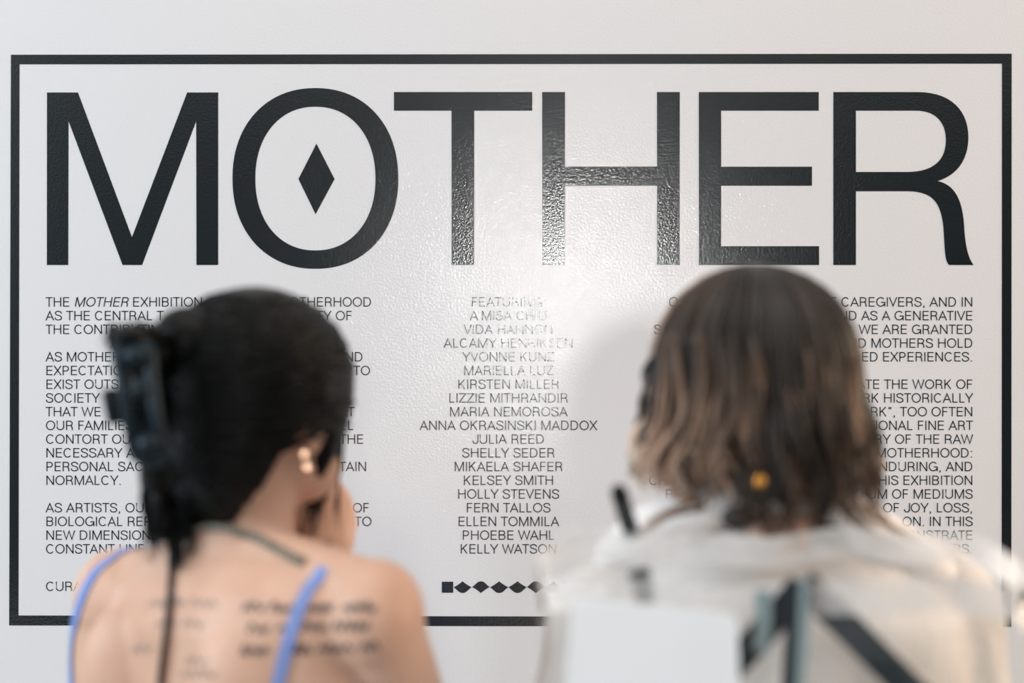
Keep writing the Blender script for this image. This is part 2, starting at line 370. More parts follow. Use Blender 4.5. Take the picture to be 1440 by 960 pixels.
# ---- small capitals: a monoline grotesque drawn as strokes
ST = .103
A0, A1 = ST/2, 1-ST/2
def arc(cx, cy, rx, ry, a0, a1, n=12):
    return [(cx+rx*math.cos(math.radians(a0+(a1-a0)*i/n)), cy+ry*math.sin(math.radians(a0+(a1-a0)*i/n))) for i in range(n+1)]
def bowl(x0, xr, yb, yt):
    ry = (yt-yb)/2; rx = min(xr-x0, ry*1.02)
    return [(x0, yt)]+arc(xr-rx, (yt+yb)/2, rx, ry, 90, -90)+[(x0, yb)]
def glyph(ch, W):
    l, r, m = ST/2, W-ST/2, W/2
    b_, t_ = A0, A1
    if ch == 'A': return [[(l*.8, 0), (m, 1-ST*.6), (W-l*.8, 0)], [(W*.22, .33), (W*.78, .33)]]
    if ch == 'B': return [[(l, 0), (l, 1)], bowl(l, r-.03, .52, t_), bowl(l, r, b_, .52)]
    if ch == 'C': return [arc(m, .5, m-l, .5-l+.01, 42, 318, 24)]
    if ch == 'D': return [[(l, 0), (l, 1)], [(l, t_)]+arc(r-.36, .5, .36, .5-l, 90, -90, 16)+[(l, b_)]]
    if ch == 'E': return [[(l, 0), (l, 1)], [(l, t_), (W, t_)], [(l, .52), (W*.95, .52)], [(l, b_), (W, b_)]]
    if ch == 'F': return [[(l, 0), (l, 1)], [(l, t_), (W, t_)], [(l, .51), (W*.92, .51)]]
    if ch == 'G': return [arc(m, .5, m-l, .5-l+.01, 42, 335, 24), [(m+.05, .46), (r, .46), (r, 0)]]
    if ch == 'H': return [[(l, 0), (l, 1)], [(r, 0), (r, 1)], [(l, .52), (r, .52)]]
    if ch == 'I': return [[(m, 0), (m, 1)]]
    if ch == 'J': return [[(r, 1), (r, .27)]+arc((l+r)/2, .27, (r-l)/2, .23, 0, -180)+[(l, .33)]]
    if ch == 'K': return [[(l, 0), (l, 1)], [(W-.06, 1), (l, .38)], [(W*.36, .58), (W-.05, 0)]]
    if ch == 'L': return [[(l, 1), (l, b_), (W, b_)]]
    if ch == 'M': return [[(l, 0), (l, 1)], [(l+.01, 1), (m, .03), (r-.01, 1)], [(r, 1), (r, 0)]]
    if ch == 'N': return [[(l, 0), (l, 1)], [(l, .98), (r, .02)], [(r, 0), (r, 1)]]
    if ch == 'O': return [arc(m, .5, m-l, .5-l+.01, 0, 360, 30)]
    if ch == 'P': return [[(l, 0), (l, 1)], bowl(l, r, .45, t_)]
    if ch == 'Q': return [arc(m, .5, m-l, .5-l+.01, 0, 360, 30), [(m+.1, .2), (r, -.03)]]
    if ch == 'R': return [[(l, 0), (l, 1)], bowl(l, r-.02, .48, t_), [(W*.6, .48), (W*.8, .42), (r-.02, .26), (r-.01, .08), (r+.02, 0)]]
    if ch == 'S':
        pts = [(r-.02, .71), (r-.07, .87), (m, .965), (l+.06, .88), (l+.03, .73), (l+.13, .60), (m, .53), (r-.1, .44), (r, .28), (r-.06, .12), (m, .035), (l+.06, .11), (l, .30)]
        return [[tuple(p[:2]) for p in interp([Vector((x, y, 0)) for x, y in pts], 34)]]
    if ch == 'T': return [[(0, t_), (W, t_)], [(m, 0), (m, 1)]]
    if ch == 'U': return [[(l, 1), (l, .33)]+arc(m, .33, m-l, .33-l+.01, 180, 360, 14)+[(r, 1)]]
    if ch == 'V': return [[(l*.8, 1), (m, ST*.6), (W-l*.8, 1)]]
    if ch == 'W': return [[(l*.8, 1), (W*.27, ST*.5), (m, 1-ST*.6), (W*.73, ST*.5), (W-l*.8, 1)]]
    if ch == 'X': return [[(l, 1), (r, 0)], [(r, 1), (l, 0)]]
    if ch == 'Y': return [[(l*.8, 1), (m, .42), (W-l*.8, 1)], [(m, .42), (m, 0)]]
    if ch == 'Z': return [[(.02, t_), (W-.06, t_), (.05, b_), (W, b_)]]
    if ch == '.': return [[(m, 0), (m, .11)]]
    if ch == ',': return [[(m, .11), (m, 0), (m-.04, -.14)]]
    if ch == ':': return [[(m, 0), (m, .11)], [(m, .6), (m, .71)]]
    if ch == "'": return [[(m, 1), (m, .76)]]
    if ch == '"': return [[(m-.09, 1), (m-.09, .87), (m-.12, .76)], [(m+.09, 1), (m+.09, .87), (m+.06, .76)]]
    return []
ADV = dict(A=667, B=667, C=722, D=722, E=611, F=556, G=778, H=722, I=241, J=500, K=667, L=537, M=852, N=722, O=778, P=630, Q=778, R=667, S=630, T=556, U=722, V=630, W=944, X=630, Y=630, Z=611)
ADV.update({' ': 278, '.': 278, ',': 278, ':': 278, "'": 200, '"': 400})
SB = dict(A=12, B=78, C=45, D=78, E=78, F=78, G=45, H=78, I=78, J=25, K=78, L=78, M=75, N=76, O=40, P=78, Q=40, R=78, S=40, T=18, U=74, V=10, W=12, X=15, Y=10, Z=28)
CAP = 13.2                                   # cap height in wall pixels
def adv(c): return ADV.get(c, 600)/718
def kern(a, c): return -.05 if a+c in ('AT', 'TA', 'AV', 'VA', 'AY', 'LT', 'LY', 'FA', 'PA', 'AW', 'WA') else 0
def width(s): return sum(adv(c) for c in s)+sum(kern(a, c) for a, c in zip(s, s[1:]))
def stroke(mb, pts, tx, hw):
    # mitred ribbon, in glyph units mapped by tx
    n = len(pts); closed = n > 3 and abs(pts[0][0]-pts[-1][0])+abs(pts[0][1]-pts[-1][1]) < 1e-6
    lft, rgt = [], []
    for i in range(n):
        if closed: a = pts[i-1] if i else pts[-2]; c = pts[i+1] if i < n-1 else pts[1]
        else: a = pts[i-1] if i else None; c = pts[i+1] if i < n-1 else None
        p = pts[i]
        def nr(u, v):
            dx, dy = v[0]-u[0], v[1]-u[1]; q = math.hypot(dx, dy) or 1; return (-dy/q, dx/q)
        if a is None: nx, ny = nr(p, c); k = 1
        elif c is None: nx, ny = nr(a, p); k = 1
        else:
            n1, n2 = nr(a, p), nr(p, c); nx, ny = n1[0]+n2[0], n1[1]+n2[1]; q = math.hypot(nx, ny)
            if q < .05: nx, ny = n1; k = 1
            else:
                nx /= q; ny /= q; k = min(1/max(nx*n1[0]+ny*n1[1], .2), 2.2)
        lft.append((p[0]+nx*hw*k, p[1]+ny*hw*k)); rgt.append((p[0]-nx*hw*k, p[1]-ny*hw*k))
    vs = []; fs = []
    for y in (YF, WALL_Y-.00005):
        for lst in (lft, rgt):
            for q in lst:
                x, z = tx(*q); vs.append(Vector((x, y, z)))
    for i in range(n-1):
        fs.append((n+i, n+i+1, i+1, i)); fs.append((i, i+1, 2*n+i+1, 2*n+i)); fs.append((n+i+1, n+i, 3*n+i, 3*n+i+1))
    fs.append((0, 2*n, 3*n, n)); fs.append((n-1, 2*n-1, 4*n-1, 3*n-1))
    mb.add(vs, fs)
def write(mb, s, x, yc, cap=CAP, slant=0.0, sx=1.0):
    """left edge x, centre line yc in wall pixels; returns the end x"""
    cur = 0; base = yc+cap/2
    for i, c in enumerate(s):
        if i: cur += kern(s[i-1], c)
        sb = SB.get(c, 60)/718; W = adv(c)-2*sb if c.isalpha() else adv(c)
        off = cur+(sb if c.isalpha() else 0)
        for pl in glyph(c, W):
            stroke(mb, pl, lambda gx, gy: wp(x+(off+gx)*cap*sx+gy*slant*cap, base-gy*cap), ST/2)
        cur += adv(c)
    return x+cur*cap*sx
ROW = 19.28
def rowy(i): return 424.3+ROW*i
def column(name, label, rows, align, x):
    """rows: (row, [(text, x, align)]) each run of words its own part"""
    t = empty(name, P(x, rowy(rows[-1][0]), WALL_Y)); tag(t, label, 'lettering')
    for i, runs in rows:
        for s, xx, al in runs:
            mb = MB(); xx -= width(s)*CAP*{'l': 0, 'c': .5, 'r': 1}[al]
            if s.startswith('THE MOTHER'):
                xx = write(mb, 'THE ', xx, rowy(i)); xx = write(mb, 'MOTHER', xx, rowy(i), slant=.2); write(mb, s[10:], xx, rowy(i))
            else: write(mb, s, xx, rowy(i))
            child('text_line', mb, M['vinyl'], t)
    return t
names = ['FEATURING:', "A'MISA CHIU", 'VIDA HANNON', 'ALCAMY HENRIKSEN', 'YVONNE KUNZ', 'MARIELLA LUZ', 'KIRSTEN MILLER', 'LIZZIE MITHRANDIR', 'MARIA NEMOROSA', 'ANNA OKRASINSKI MADDOX', 'JULIA REED', 'SHELLY SEDER', 'MIKAELA SHAFER', 'KELSEY SMITH', 'HOLLY STEVENS', 'FERN TALLOS', 'ELLEN TOMMILA', 'PHOEBE WAHL', 'KELLY WATSON']
column('name_list', 'centred column of names in small black capitals below the letters T and H', [(i, [(n, 715, 'c')]) for i, n in enumerate(names)], 'centre', 715)
left = [(0, 'THE MOTHER EXHIBITION|MOTHERHOOD|523'), (1, 'AS THE CENTRAL T|IDENTITY OF|496'), (2, 'THE CONTRIBUTING'),
        (4, 'AS MOTHERS|AND|511'), (5, 'EXPECTATIONS|E TO|521'), (6, 'EXIST OUTSIDE'), (7, 'SOCIETY'), (8, 'THAT WE|THAT|499'), (9, 'OUR FAMILIES|ALL|498'),
        (10, 'CONTORT OUR|THE|512'), (11, 'NECESSARY A'), (12, 'PERSONAL SAC|MAINTAIN|516'), (13, 'NORMALCY.'),
        (15, 'AS ARTISTS, OUR W|TRY OF|520'), (16, 'BIOLOGICAL REPR|S INTO|523'), (17, 'NEW DIMENSIONS'), (18, 'CONSTANT UNF')]
def runs_l(q):
    p = q.split('|'); return [(p[0], 64, 'l')]+([(p[1], float(p[2]), 'r')] if len(p) > 1 else [])
def runs_r(q):
    p = q.split('|'); return [(p[0], 1368.5, 'r')]+([(p[1], float(p[2]), 'l')] if len(p) > 1 else [])
column('wall_text', 'left-aligned paragraphs of small black capitals beginning THE MOTHER EXHIBITION, behind the dark bun', [(i, runs_l(q)) for i, q in left], 'left', 64)
mb = MB(); write(mb, 'CURATED', 64, 824); o = mb.build('credit_line', M['vinyl'], smooth=False)
tag(o, 'single line of small black capitals starting CUR, low by the left shoulder', 'lettering')
right = [(0, 'OF CAREGIVERS, AND IN|O|940'), (1, 'AND AS A GENERATIVE'), (2, 'WE ARE GRANTED|S|919'), (3, 'AND MOTHERS HOLD'), (4, 'SHARED EXPERIENCES.'),
         (6, 'CELEBRATE THE WORK OF'), (7, 'WORK HISTORICALLY'), (8, 'WORK", TOO OFTEN'), (9, 'TRADITIONAL FINE ART'), (10, 'LIBRARY OF THE RAW'),
         (11, 'MOTHERHOOD:'), (12, 'ENDURING, AND'), (13, 'THIS EXHIBITION|CHANGING|912'), (14, 'MEDIUM OF MEDIUMS|RE|935'), (15, 'OF JOY, LOSS,'),
         (16, 'ON. IN THIS'), (17, 'DEMONSTRATE'), (18, 'MOTHERS.')]
column('wall_text', 'right-aligned paragraphs of small black capitals beside the long brown hair, ending near the right border', [(i, runs_r(q)) for i, q in right], 'right', 1368)
# ornament row
orn = empty('ornament_row', P(714, 833, WALL_Y))
tag(orn, 'row of small black squares and leaf shapes under the list of names', 'ornament')
def square(x0, x1):
    b = MB(); px_poly(b, [(x0, 817.5), (x1, 817.5), (x1, 833), (x0, 833)]); child('square', b, M['vinyl'], orn)
square(621.3, 637.3); square(790.3, 806)
for k, (x0, x1) in enumerate(((638, 663), (664, 688.5), (689.3, 714.5), (715, 740.5), (741, 766), (766.5, 790))):
    up = k not in (1, 4); b = MB(); cx = (x0+x1)/2
    q = bez((x1, 825.2), (x1-6, 830), (cx+5, 833.4), (cx, 833.4), 8)[:-1]+bez((cx, 833.4), (cx-5, 833.4), (x0+6, 830), (x0, 825.2), 8)
    pts = [(cx, 817)]+bez((cx, 817), (cx+3, 819.5), (x1-4, 823.5), (x1, 825.2), 5)[1:]+q[1:]+bez((x0, 825.2), (x0+4, 823.5), (cx-3, 819.5), (cx, 817), 5)[1:-1]
    if not up: pts = [(x, 1650.4-y) for x, y in pts]
    px_poly(b, pts); child('leaf', b, M['vinyl'], orn)

# ------------------------------------------------------------------ people
def hand(mb, o, fx, fy, fz, side, curl):
    """o wrist, fz finger direction, fy palm normal, fx across the palm; side +1 puts the thumb on +fx"""
    T = lambda p: Vector(o)+fx*p[0]+fy*p[1]+fz*p[2]
    for a in (-.026, -.009, .009, .025):
        mb.cap(T((a*.6, 0, .012)), T((a, .001, .082)), .0145, .0125, 10)
    spec = ((.029, .070, .0085), (.010, .080, .009), (-.010, .074, .0088), (-.028, .058, .0078))
    for (a, ln, r), c in zip(spec, curl):
        p = Vector((a*side, .001, .085)); ang = 0; pts = [p]; rs = [r*1.12]
        for f, cc, rr in ((.45, c*.8, 1.0), (.31, c, .93), (.24, c*.7, .8)):
            ang += cc
            p = p+Vector((0, math.sin(ang), math.cos(ang)))*ln*f; pts.append(p); rs.append(r*rr)
        mb.chain([T(q) for q in pts], rs, 10)
    th = [(.02*side, .004, .015), (.042*side, .016, .045), (.048*side, .03, .072), (.044*side, .042, .092)]
    mb.chain([T(q) for q in th], [.014, .0115, .0098, .008], 10)
def rotz(v, th):
    """clockwise seen from above by th"""
    c, s_ = math.cos(th), math.sin(th); v = Vector(v)
    return Vector((v.x*c+v.y*s_, -v.x*s_+v.y*c, v.z))

def ear(mb, T, sgn):
    mb.ell(T((sgn*.078, -.004, .0)), (.010, .019, .031))
    mb.ell(T((sgn*.080, .0, -.026)), (.008, .011, .012))
    pts = [T((sgn*.088, .014*math.cos(a)-.004, .026*math.sin(a))) for a in [math.radians(-60+k*22) for k in range(13)]]
    mb.tube(pts, .0045, 8)

def make_body(org, th_body, th_head, head_c, shoulder_raise=0, arm_r=None, arm_l=None, scale=1.0, lw=0.0):
    """whole figure facing away from the camera, in world space"""
    mb = MB()
    W = lambda p: Vector((org[0], org[1], 0))+rotz(p, th_body)
    sec = [(.80, .165, .11, .0), (.90, .178, .118, .0), (.98, .165, .108, .0), (1.06, .142, .095, .0), (1.14, .148, .100, .0), (1.22, .165, .110, .0),
           (1.29, .178, .108, -.005), (1.33, .172, .092, -.008), (1.355, .13, .072, -.008), (1.37, .08, .055, -.005)]
    mb.loft([(z+(shoulder_raise if z > 1.25 else 0), a*scale, d*scale, y) for z, a, d, y in sec], fn=lambda p: W((p.x, p.y, p.z-(max(0, -p.x-.03)*.14*min(1, max(0, p.z-1.2)*10) if lw else 0))))
    sr = shoulder_raise
    for s_ in (-1, 1):
        dn = .022 if lw and s_ < 0 else 0
        mb.cap(W((s_*.03, -.028, 1.366+sr-dn*.5)), W((s_*.165*scale, -.012, 1.333+sr-dn)), .030, .034)      # trapezius
        mb.ell(W((s_*.178*scale, -.005, 1.308+sr-dn*.8)), (.052, .056, .058))
        mb.ell(W((s_*.085, -.085*scale, 1.235+sr)), (.062, .028, .075))                          # shoulder blade
        arm = arm_r if s_ > 0 else arm_l
        ex = lw if s_ < 0 else 0
        if ex: mb.ell(W((s_*(.176+ex), -.005, 1.288+sr)), (.052, .056, .058))
        mb.cap(W((s_*(.180*scale+ex), -.005, 1.300+sr-ex*.5)), W(arm[0]), .048, .037)
        mb.cap(W(arm[0]), W(arm[1]), .038, .026)
        # legs
        hip = W((s_*.088, 0, .86)); knee = W((s_*.09, .012, .47)); ank = W((s_*.092, -.01, .085))
        mb.cap(hip, knee, .088, .054); mb.cap(knee, ank, .054, .036)
        mb.ell(W((s_*.09, -.035, .34)), (.047, .05, .11))
        mb.chain([W((s_*.092, -.03, .04)), W((s_*.1, .13, .032)), W((s_*.104, .18, .024))], [.036, .034, .022])
    Hc = Vector(head_c)
    H = lambda p: Hc+rotz(p, th_head)
    R = Matrix.Rotation(-th_head, 3, 'Z')
    mb.cap(W((0, -.015, 1.35+sr)), Hc+rotz((0, -.02, -.07), th_head), .058, .054)
    mb.ell(H((0, -.008, .01)), (.074, .092, .098), R)
    mb.ell(H((0, .035, -.055)), (.058, .058, .055), R)
    mb.ell(H((0, .072, -.088)), (.022, .02, .018), R)
    for s_ in (-1, 1): mb.ell(H((s_*.03, .036, -.075)), (.041, .05, .045), R)
    mb.chain([H((0, .088, .0)), H((0, .106, -.036))], [.009, .013], 8)            # nose
    mb.ell(H((0, .088, -.062)), (.022, .011, .008), R); mb.ell(H((0, .09, -.054)), (.02, .01, .007), R)
    for s_ in (-1, 1):
        ear(mb, lambda p: Hc+rotz(Vector(p)+Vector((0, 0, -.025)), th_head), s_)
        mb.ell(H((s_*.032, .08, .018)), (.024, .012, .008), R)
        mb.ell(H((s_*.045, .068, -.025)), (.022, .02, .018), R)
    return mb, W, H, R
def eyes(parent, H, R):
    for s_ in (-1, 1):
        b = MB(); b.ell(H((s_*.031, .0785, .0)), (.013, .010, .008), R); b.build('eye', M['white_cotton'], parent)

# ---- left person: black hair in a claw clip, blue straps
TH = math.radians(33); THH = math.radians(36)
ORG = (-.287, 1.56, 0)
HC = Vector((-.278, 1.575, 1.54))
wr = (.022, .106, 1.336)
body, W1, H1, R1 = make_body(ORG, TH, THH, HC, .012, arm_r=((.150, .155, 1.075), wr), arm_l=((-.235, -.01, 1.03), (-.205, .09, .80)), scale=1.0, lw=.029)
fz = (P(446, 690, 1.63)-W1(wr)).normalized(); fy = Vector((-.55, .8, 0)); fy = (fy-fz*fy.dot(fz)).normalized(); fx = fy.cross(fz)
hand(body, W1(wr), fx, fy, fz, 1, (1.1, 1.05, 1.0, .95))
fz2 = (W1((-.2, .16, .74))-W1((-.205, .09, .80))).normalized(); fy2 = Vector((.9, .3, 0)); fy2 = (fy2-fz2*fy2.dot(fz2)).normalized()
hand(body, W1((-.205, .09, .80)), fy2.cross(fz2), fy2, fz2, -1, (.35, .35, .4, .45))
me1 = body.fused(.0042, 9)
for v in me1.vertices:                       # spine groove
    c = v.co
    q = rotz(Vector((c.x-ORG[0], c.y-ORG[1], c.z)), -TH)
    if q.y < 0 and .95 < q.z < 1.36:
        f = math.exp(-(q.x/.016)**2)*min(1, (1.36-q.z)/.05)
        d = rotz((0, .006*f, 0), TH); v.co += d
p1 = link('person', me1, M['skin_tan'])
tag(p1, 'person with black clipped-up hair, bare tattooed back and blue shoulder straps, hand at chin', 'person')
t1 = bvh(me1)
eyes(p1, H1, R1)

# hair shell: param (azimuth from the back towards her right ear, z of the hairline)
def table(a, tb):
    a = (a+180) % 360-180
    for (x0, y0), (x1, y1) in zip(tb, tb[1:]):
        if x0 <= a <= x1:
            u = (a-x0)/(x1-x0); u = u*u*(3-2*u); return y0+(y1-y0)*u
    return tb[-1][1]
HZ = [(-180, .055), (-150, .03), (-125, -.05), (-90, -.09), (-60, -.15), (-30, -.185), (0, -.178), (20, -.16), (40, -.144), (58, -.109), (72, -.060), (84, -.030), (97, -.022), (106, -.06), (116, -.10), (128, -.07), (145, .01), (180, .055)]
HR = (.103, .115, .109); LOW = .17
hc = HC+Vector((-.006, -.004, .012))
def hair_pt(az, z, off=0.0):
    """point of the hair surface at azimuth az (deg), height z over the hair centre"""
    a = math.radians(az)
    rz = HR[2] if z > 0 else (LOW if z > -.5*LOW else LOW)
    s_ = math.sqrt(max(0, 1-min(1, abs(z/rz))**2))
    if z < 0: s_ = max(s_, .35)
    q = Vector(((HR[0]+off)*s_*math.sin(a), -(HR[1]+off)*s_*math.cos(a), z))
    if z < -.03: q += Vector((-.015, -.30, 0))*(-.03-z)*.55
    return hc+rotz(q, THH)
hb = MB(); NA, NZ = 90, 26
vs = []; fs = []
for inner in (0, 1):
    for i in range(NZ+1):
        for k in range(NA):
            az = -180+360*k/NA; hz = table(az, HZ)
            th0 = math.acos(max(-1, min(1, hz/(HR[2] if hz > 0 else LOW))))
            u = i/NZ; th_ = max(.02, th0*u)
            c_ = math.cos(th_); z = c_*(HR[2] if c_ > 0 else LOW)
            nz_ = noise.noise(Vector((az*.06, z*14, 1.3)))*.004
            vs.append(hair_pt(az, z, (-.02 if inner else 0)+nz_))
n1 = (NZ+1)*NA
for i in range(NZ):
    for k in range(NA):
        k2 = (k+1) % NA
        fs.append((i*NA+k, i*NA+k2, (i+1)*NA+k2, (i+1)*NA+k)); fs.append((n1+i*NA+k, n1+(i+1)*NA+k, n1+(i+1)*NA+k2, n1+i*NA+k2))
for k in range(NA):
    k2 = (k+1) % NA; fs.append((NZ*NA+k, NZ*NA+k2, n1+NZ*NA+k2, n1+NZ*NA+k))
fs.append(tuple(range(NA-1, -1, -1)))
hb.add(vs, fs)
# twisted roll under the clip and the tuft above it
YB = 1.455
for px, py, rx, ry, Y in ((188, 472, 34, 18, YB), (205, 500, 40, 34, YB+.03), (212, 560, 38, 70, YB+.045), (226, 640, 30, 70, YB+.06), (232, 700, 22, 60, YB+.07), (262, 480, 50, 50, YB+.05), (250, 600, 48, 110, YB+.06)):
    hb.ell(P(px, py, Y), (rx*K*Y, .035, ry*K*Y))
def front_of(tree, p, gap=.007):
    d = (p-CAMP); h = tree.ray_cast(CAMP, d.normalized())
    if h[0] and (h[0]-CAMP).length < d.length+gap: return h[0]-d.normalized()*gap
    return p
def strand(mb, pts, r, n=14, sides=5, tone=None, jit=0.0):
    q = interp(pts, n)
    if jit: q = [p+Vector((random.gauss(0, jit), random.gauss(0, jit), random.gauss(0, jit)))*(i/n) for i, p in enumerate(q)]
    rs = [r*min(1, .35+i*.25)*max(.18, 1-(i/(n-1))**2.5) for i in range(n)]
    mb.tube(q, rs, sides, tone=tone(n) if tone else None)
clip_dir = (-30, -.035)
for k in range(520):
    a0 = random.uniform(-60, 150); hz = table(a0, HZ)
    zt = random.uniform(hz, .1) if random.random() < .75 else random.uniform(.02, .1)
    a1 = -38+random.gauss(0, 9); z1 = -.03+random.gauss(0, .045)
    pts = []
    for j in range(7):
        u = j/6; e_ = u*u*(3-2*u)
        az = a0+(a1-a0)*e_; z = zt+(z1-zt)*e_+math.sin(u*math.pi)*.02*(1 if zt > 0 else -.3)
        z = max(min(z, .106), table(az, HZ)-.004)
        pts.append(hair_pt(az, z, .0005+random.uniform(-.001, .0025)))
    strand(hb, pts, random.uniform(.0012, .0026), 12, 4)
# loose tail below the clip
for k in range(190):
    u = random.random(); x0 = 195+u*65; y0 = random.uniform(560, 650)
    x1 = 214+u*52+random.gauss(0, 5); y1 = random.choice((random.uniform(740, 785), random.uniform(700, 765)))
    if 238 < x1 < 256 and random.random() < .7: y1 = random.uniform(765, 806); x1 = 246+random.gauss(0, 5)
    Y0 = YB+.045+random.uniform(0, .05); Y1 = YB+.02+random.uniform(0, .05)
    strand(hb, [front_of(t1, q, random.uniform(.004, .016)) for q in (P(x0, y0, Y0), P((x0*2+x1)/3+random.gauss(4, 4), (y0*2+y1)/3, Y0), P((x0+x1*2)/3+random.gauss(3, 3), (y0+y1*2)/3, Y0), P(x1, y1, Y1))], random.uniform(.002, .0034), 12, 4, jit=.0004)
for k in range(26):                          # wispy ends left of the tail
    x0 = random.uniform(215, 235); strand(hb, [front_of(t1, q) for q in (P(x0-8, 640, 1.5), P(x0-18, 700, 1.5), P(x0-12, 735, 1.5), P(x0-random.uniform(2, 22), random.uniform(765, 800), 1.5))], .0014, 10, 4, jit=.0007)
# tuft fanning over the top of the clip
for k in range(90):
    x = 188+random.uniform(-36, 34); y = 470-abs(random.gauss(0, 5))-8*(1-((x-188)/38)**2)
    strand(hb, [P(205+random.gauss(0, 14), 530, YB+.02), P(x+4, 492, YB), P(x, y, YB-.01), P(x-random.uniform(-4, 12), y+random.uniform(4, 26), YB-.02)], random.uniform(.0015, .003), 10, 4)
# fine ends at the nape
for k in range(120):
    a0 = random.uniform(-10, 66); hz = table(a0, HZ)
    p0 = hair_pt(a0, hz+.03, -.002); p1_ = hair_pt(a0-3, hz, -.004); p2_ = hair_pt(a0-8, hz, -.008)+Vector((random.gauss(-.004, .004), .004, -random.uniform(.004, .022)))
    strand(hb, [p0, p1_, p2_], random.uniform(.0012, .0024), 8, 4)
# front lock falling beside the cheek
for k in range(75):
    u = random.random(); d = random.gauss(0, 1)
    x = lambda a: a+(u-.5)*22
    ye = random.uniform(700, 770) if u < .6 else random.uniform(660, 760)
    pts = [hair_pt(112+u*12, .01), P(x(474), 570, 1.57), P(x(474)-2*u, 620, 1.575), P(x(463)+4*u, 665, 1.585), P(x(447)+random.gauss(0, 2), 700, 1.59), P(x(440)+random.gauss(0, 5), ye, 1.59)]
    strand(hb, pts, random.uniform(.0012, .0024), 16, 4)
for k in range(9):
    strand(hb, [P(482, 600, 1.57), P(477, 660, 1.58), P(472+k*.6, 700, 1.585), P(468+k, 715+k*4, 1.585)], .0007, 10, 4)
for k in range(10):
    strand(hb, [P(432, 690, 1.59), P(424, 730, 1.585), P(418+k, 765, 1.58), P(422+k, 790, 1.58)], .0009, 10, 4)
hair1 = hb.build('hair', M['black_hair'], p1)
hair1['label'] = 'black hair combed back to a clip, loose tail below'

# claw clip
clip = MB()
def cpt(px, py, Y=1.425): return P(px, py, Y)
ring = [(166, 492), (176, 484), (200, 486), (210, 494), (213, 530), (219, 580), (229, 625), (233, 640), (222, 648), (200, 644), (190, 634), (183, 600), (175, 550), (168, 515)]
rp = [cpt(x, y, 1.425+abs(y-565)*.00012) for x, y in ring]; rp.append(rp[0])
rp = interp(rp, 70)[:-1]
clip.tube(rp, .0075, 10, closed=True, flat=1.0)
clip.tube([cpt(176, 503), cpt(190, 499), cpt(206, 503)], .010, 10)
clip.tube([cpt(180, 552), cpt(195, 547, 1.42), cpt(214, 550)], .0055, 8)
clip.tube([cpt(196, 622), cpt(210, 624), cpt(226, 626)], .011, 10)
clipo = clip.build('hair_clip', M['clip'], p1); clipo['label'] = 'dark navy open-frame plastic claw clip'
jaw = MB()
jp = [P(150, 548, 1.44), P(155, 572, 1.44), P(160, 594, 1.445)]
jaw.tube(interp(jp, 8), .0065, 10)
for i in range(5):
    a = P(151+i*2.4, 550+i*10, 1.442); jaw.tube(interp([a, a+Vector((.014, .012, -.002)), a+Vector((.024, .03, -.004))], 6), [.004, .0038, .0034, .003, .0025, .0015], 6)
jaw.build('jaw', M['clip'], clipo)

# straps, camisole, necklace, cord, tattoos, earrings
def strap_on(tree, pix, n=40, lift=.0006):
    q = interp([Vector((x, y, 0)) for x, y in pix], n); pts = []; nr = []
    for v in q:
        h = onto(tree, v.x, v.y, lift)
        if h: pts.append(h[0]); nr.append(h[1])
    return pts, nr
def smooth_pts(p, k=3):
    for _ in range(k):
        p = [p[0]]+[(p[i-1]+p[i]*2+p[i+1])/4 for i in range(1, len(p)-1)]+[p[-1]]
    return p
for pix in ([(104, 1010), (102, 960), (101, 915), (108, 868), (121, 828), (138, 802), (158, 787)], [(376, 1010), (391, 960), (403, 910), (416, 868), (432, 832), (450, 810)]):
    pts, nr = strap_on(t1, pix)
    # carry the strap on over the shoulder and down the front
    tail = []; tn = []
    top = pts[-1]; side = rotz((.0, 1, 0), TH)
    for j in range(1, 14):
        q = top+side*(.011*j)+Vector((0, 0, .03))
        h = t1.ray_cast(q, Vector((0, 0, -1)))
        if h[0] and h[0].z > 1.2: tail.append(h[0]+h[1]*.0008); tn.append(h[1])
    pts += tail; nr += tn
    rb = MB(); ribbon(rb, smooth_pts(pts), smooth_pts(nr), .0125, .0022); rb.build('shoulder_strap', M['blue'], p1, smooth=False)
cam_ = MB()
cam_.loft([(.93, .186, .126, 0), (.99, .172, .117, 0), (1.06, .150, .104, 0), (1.13, .156, .109, .0), (1.19, .166, .116, 0)], seg=60, fn=lambda p: W1(p), caps=False)
o = cam_.build('camisole', M['blue'], p1)
sm = o.modifiers.new('thickness', 'SOLIDIFY'); sm.thickness = .002; sm.offset = 1
def trousers(parent, Wf, m, grow=.012):
    t = MB()
    t.loft([(.80, .178+grow, .122+grow, 0), (.90, .180+grow, .122+grow, 0), (.97, .17+grow, .115+grow, 0)], seg=36, fn=lambda p: Wf(p))
    for s_ in (-1, 1):
        t.chain([Wf((s_*.088, 0, .85)), Wf((s_*.09, .01, .47)), Wf((s_*.092, -.01, .13))], [.098, .072, .064])
    return link('trousers', t.fused(.01, 4), m, parent)
trousers(p1, W1, M['denim'])
def shoes(parent, Wf):
    for s_ in (-1, 1):
        t = MB(); t.chain([Wf((s_*.092, -.03, .047)), Wf((s_*.1, .13, .045)), Wf((s_*.105, .185, .036))], [.047, .045, .034])
        t.box(Wf((s_*.098, .07, .012)), (.04, .12, .012), Matrix.Rotation(-TH if parent is p1 else 0, 3, 'Z'))
        link('shoe', t.fused(.006, 4), M['shoe'], parent)
shoes(p1, W1)
nk = MB()
pts, nr = strap_on(t1, [(268, 748), (300, 741), (340, 749), (375, 764), (405, 781), (425, 790)], 44, .002)
pts = smooth_pts(pts, 4)
for i, p in enumerate(pts): nk.ell(p, .0042+.0006*(i % 2), seg=8, rings=6)
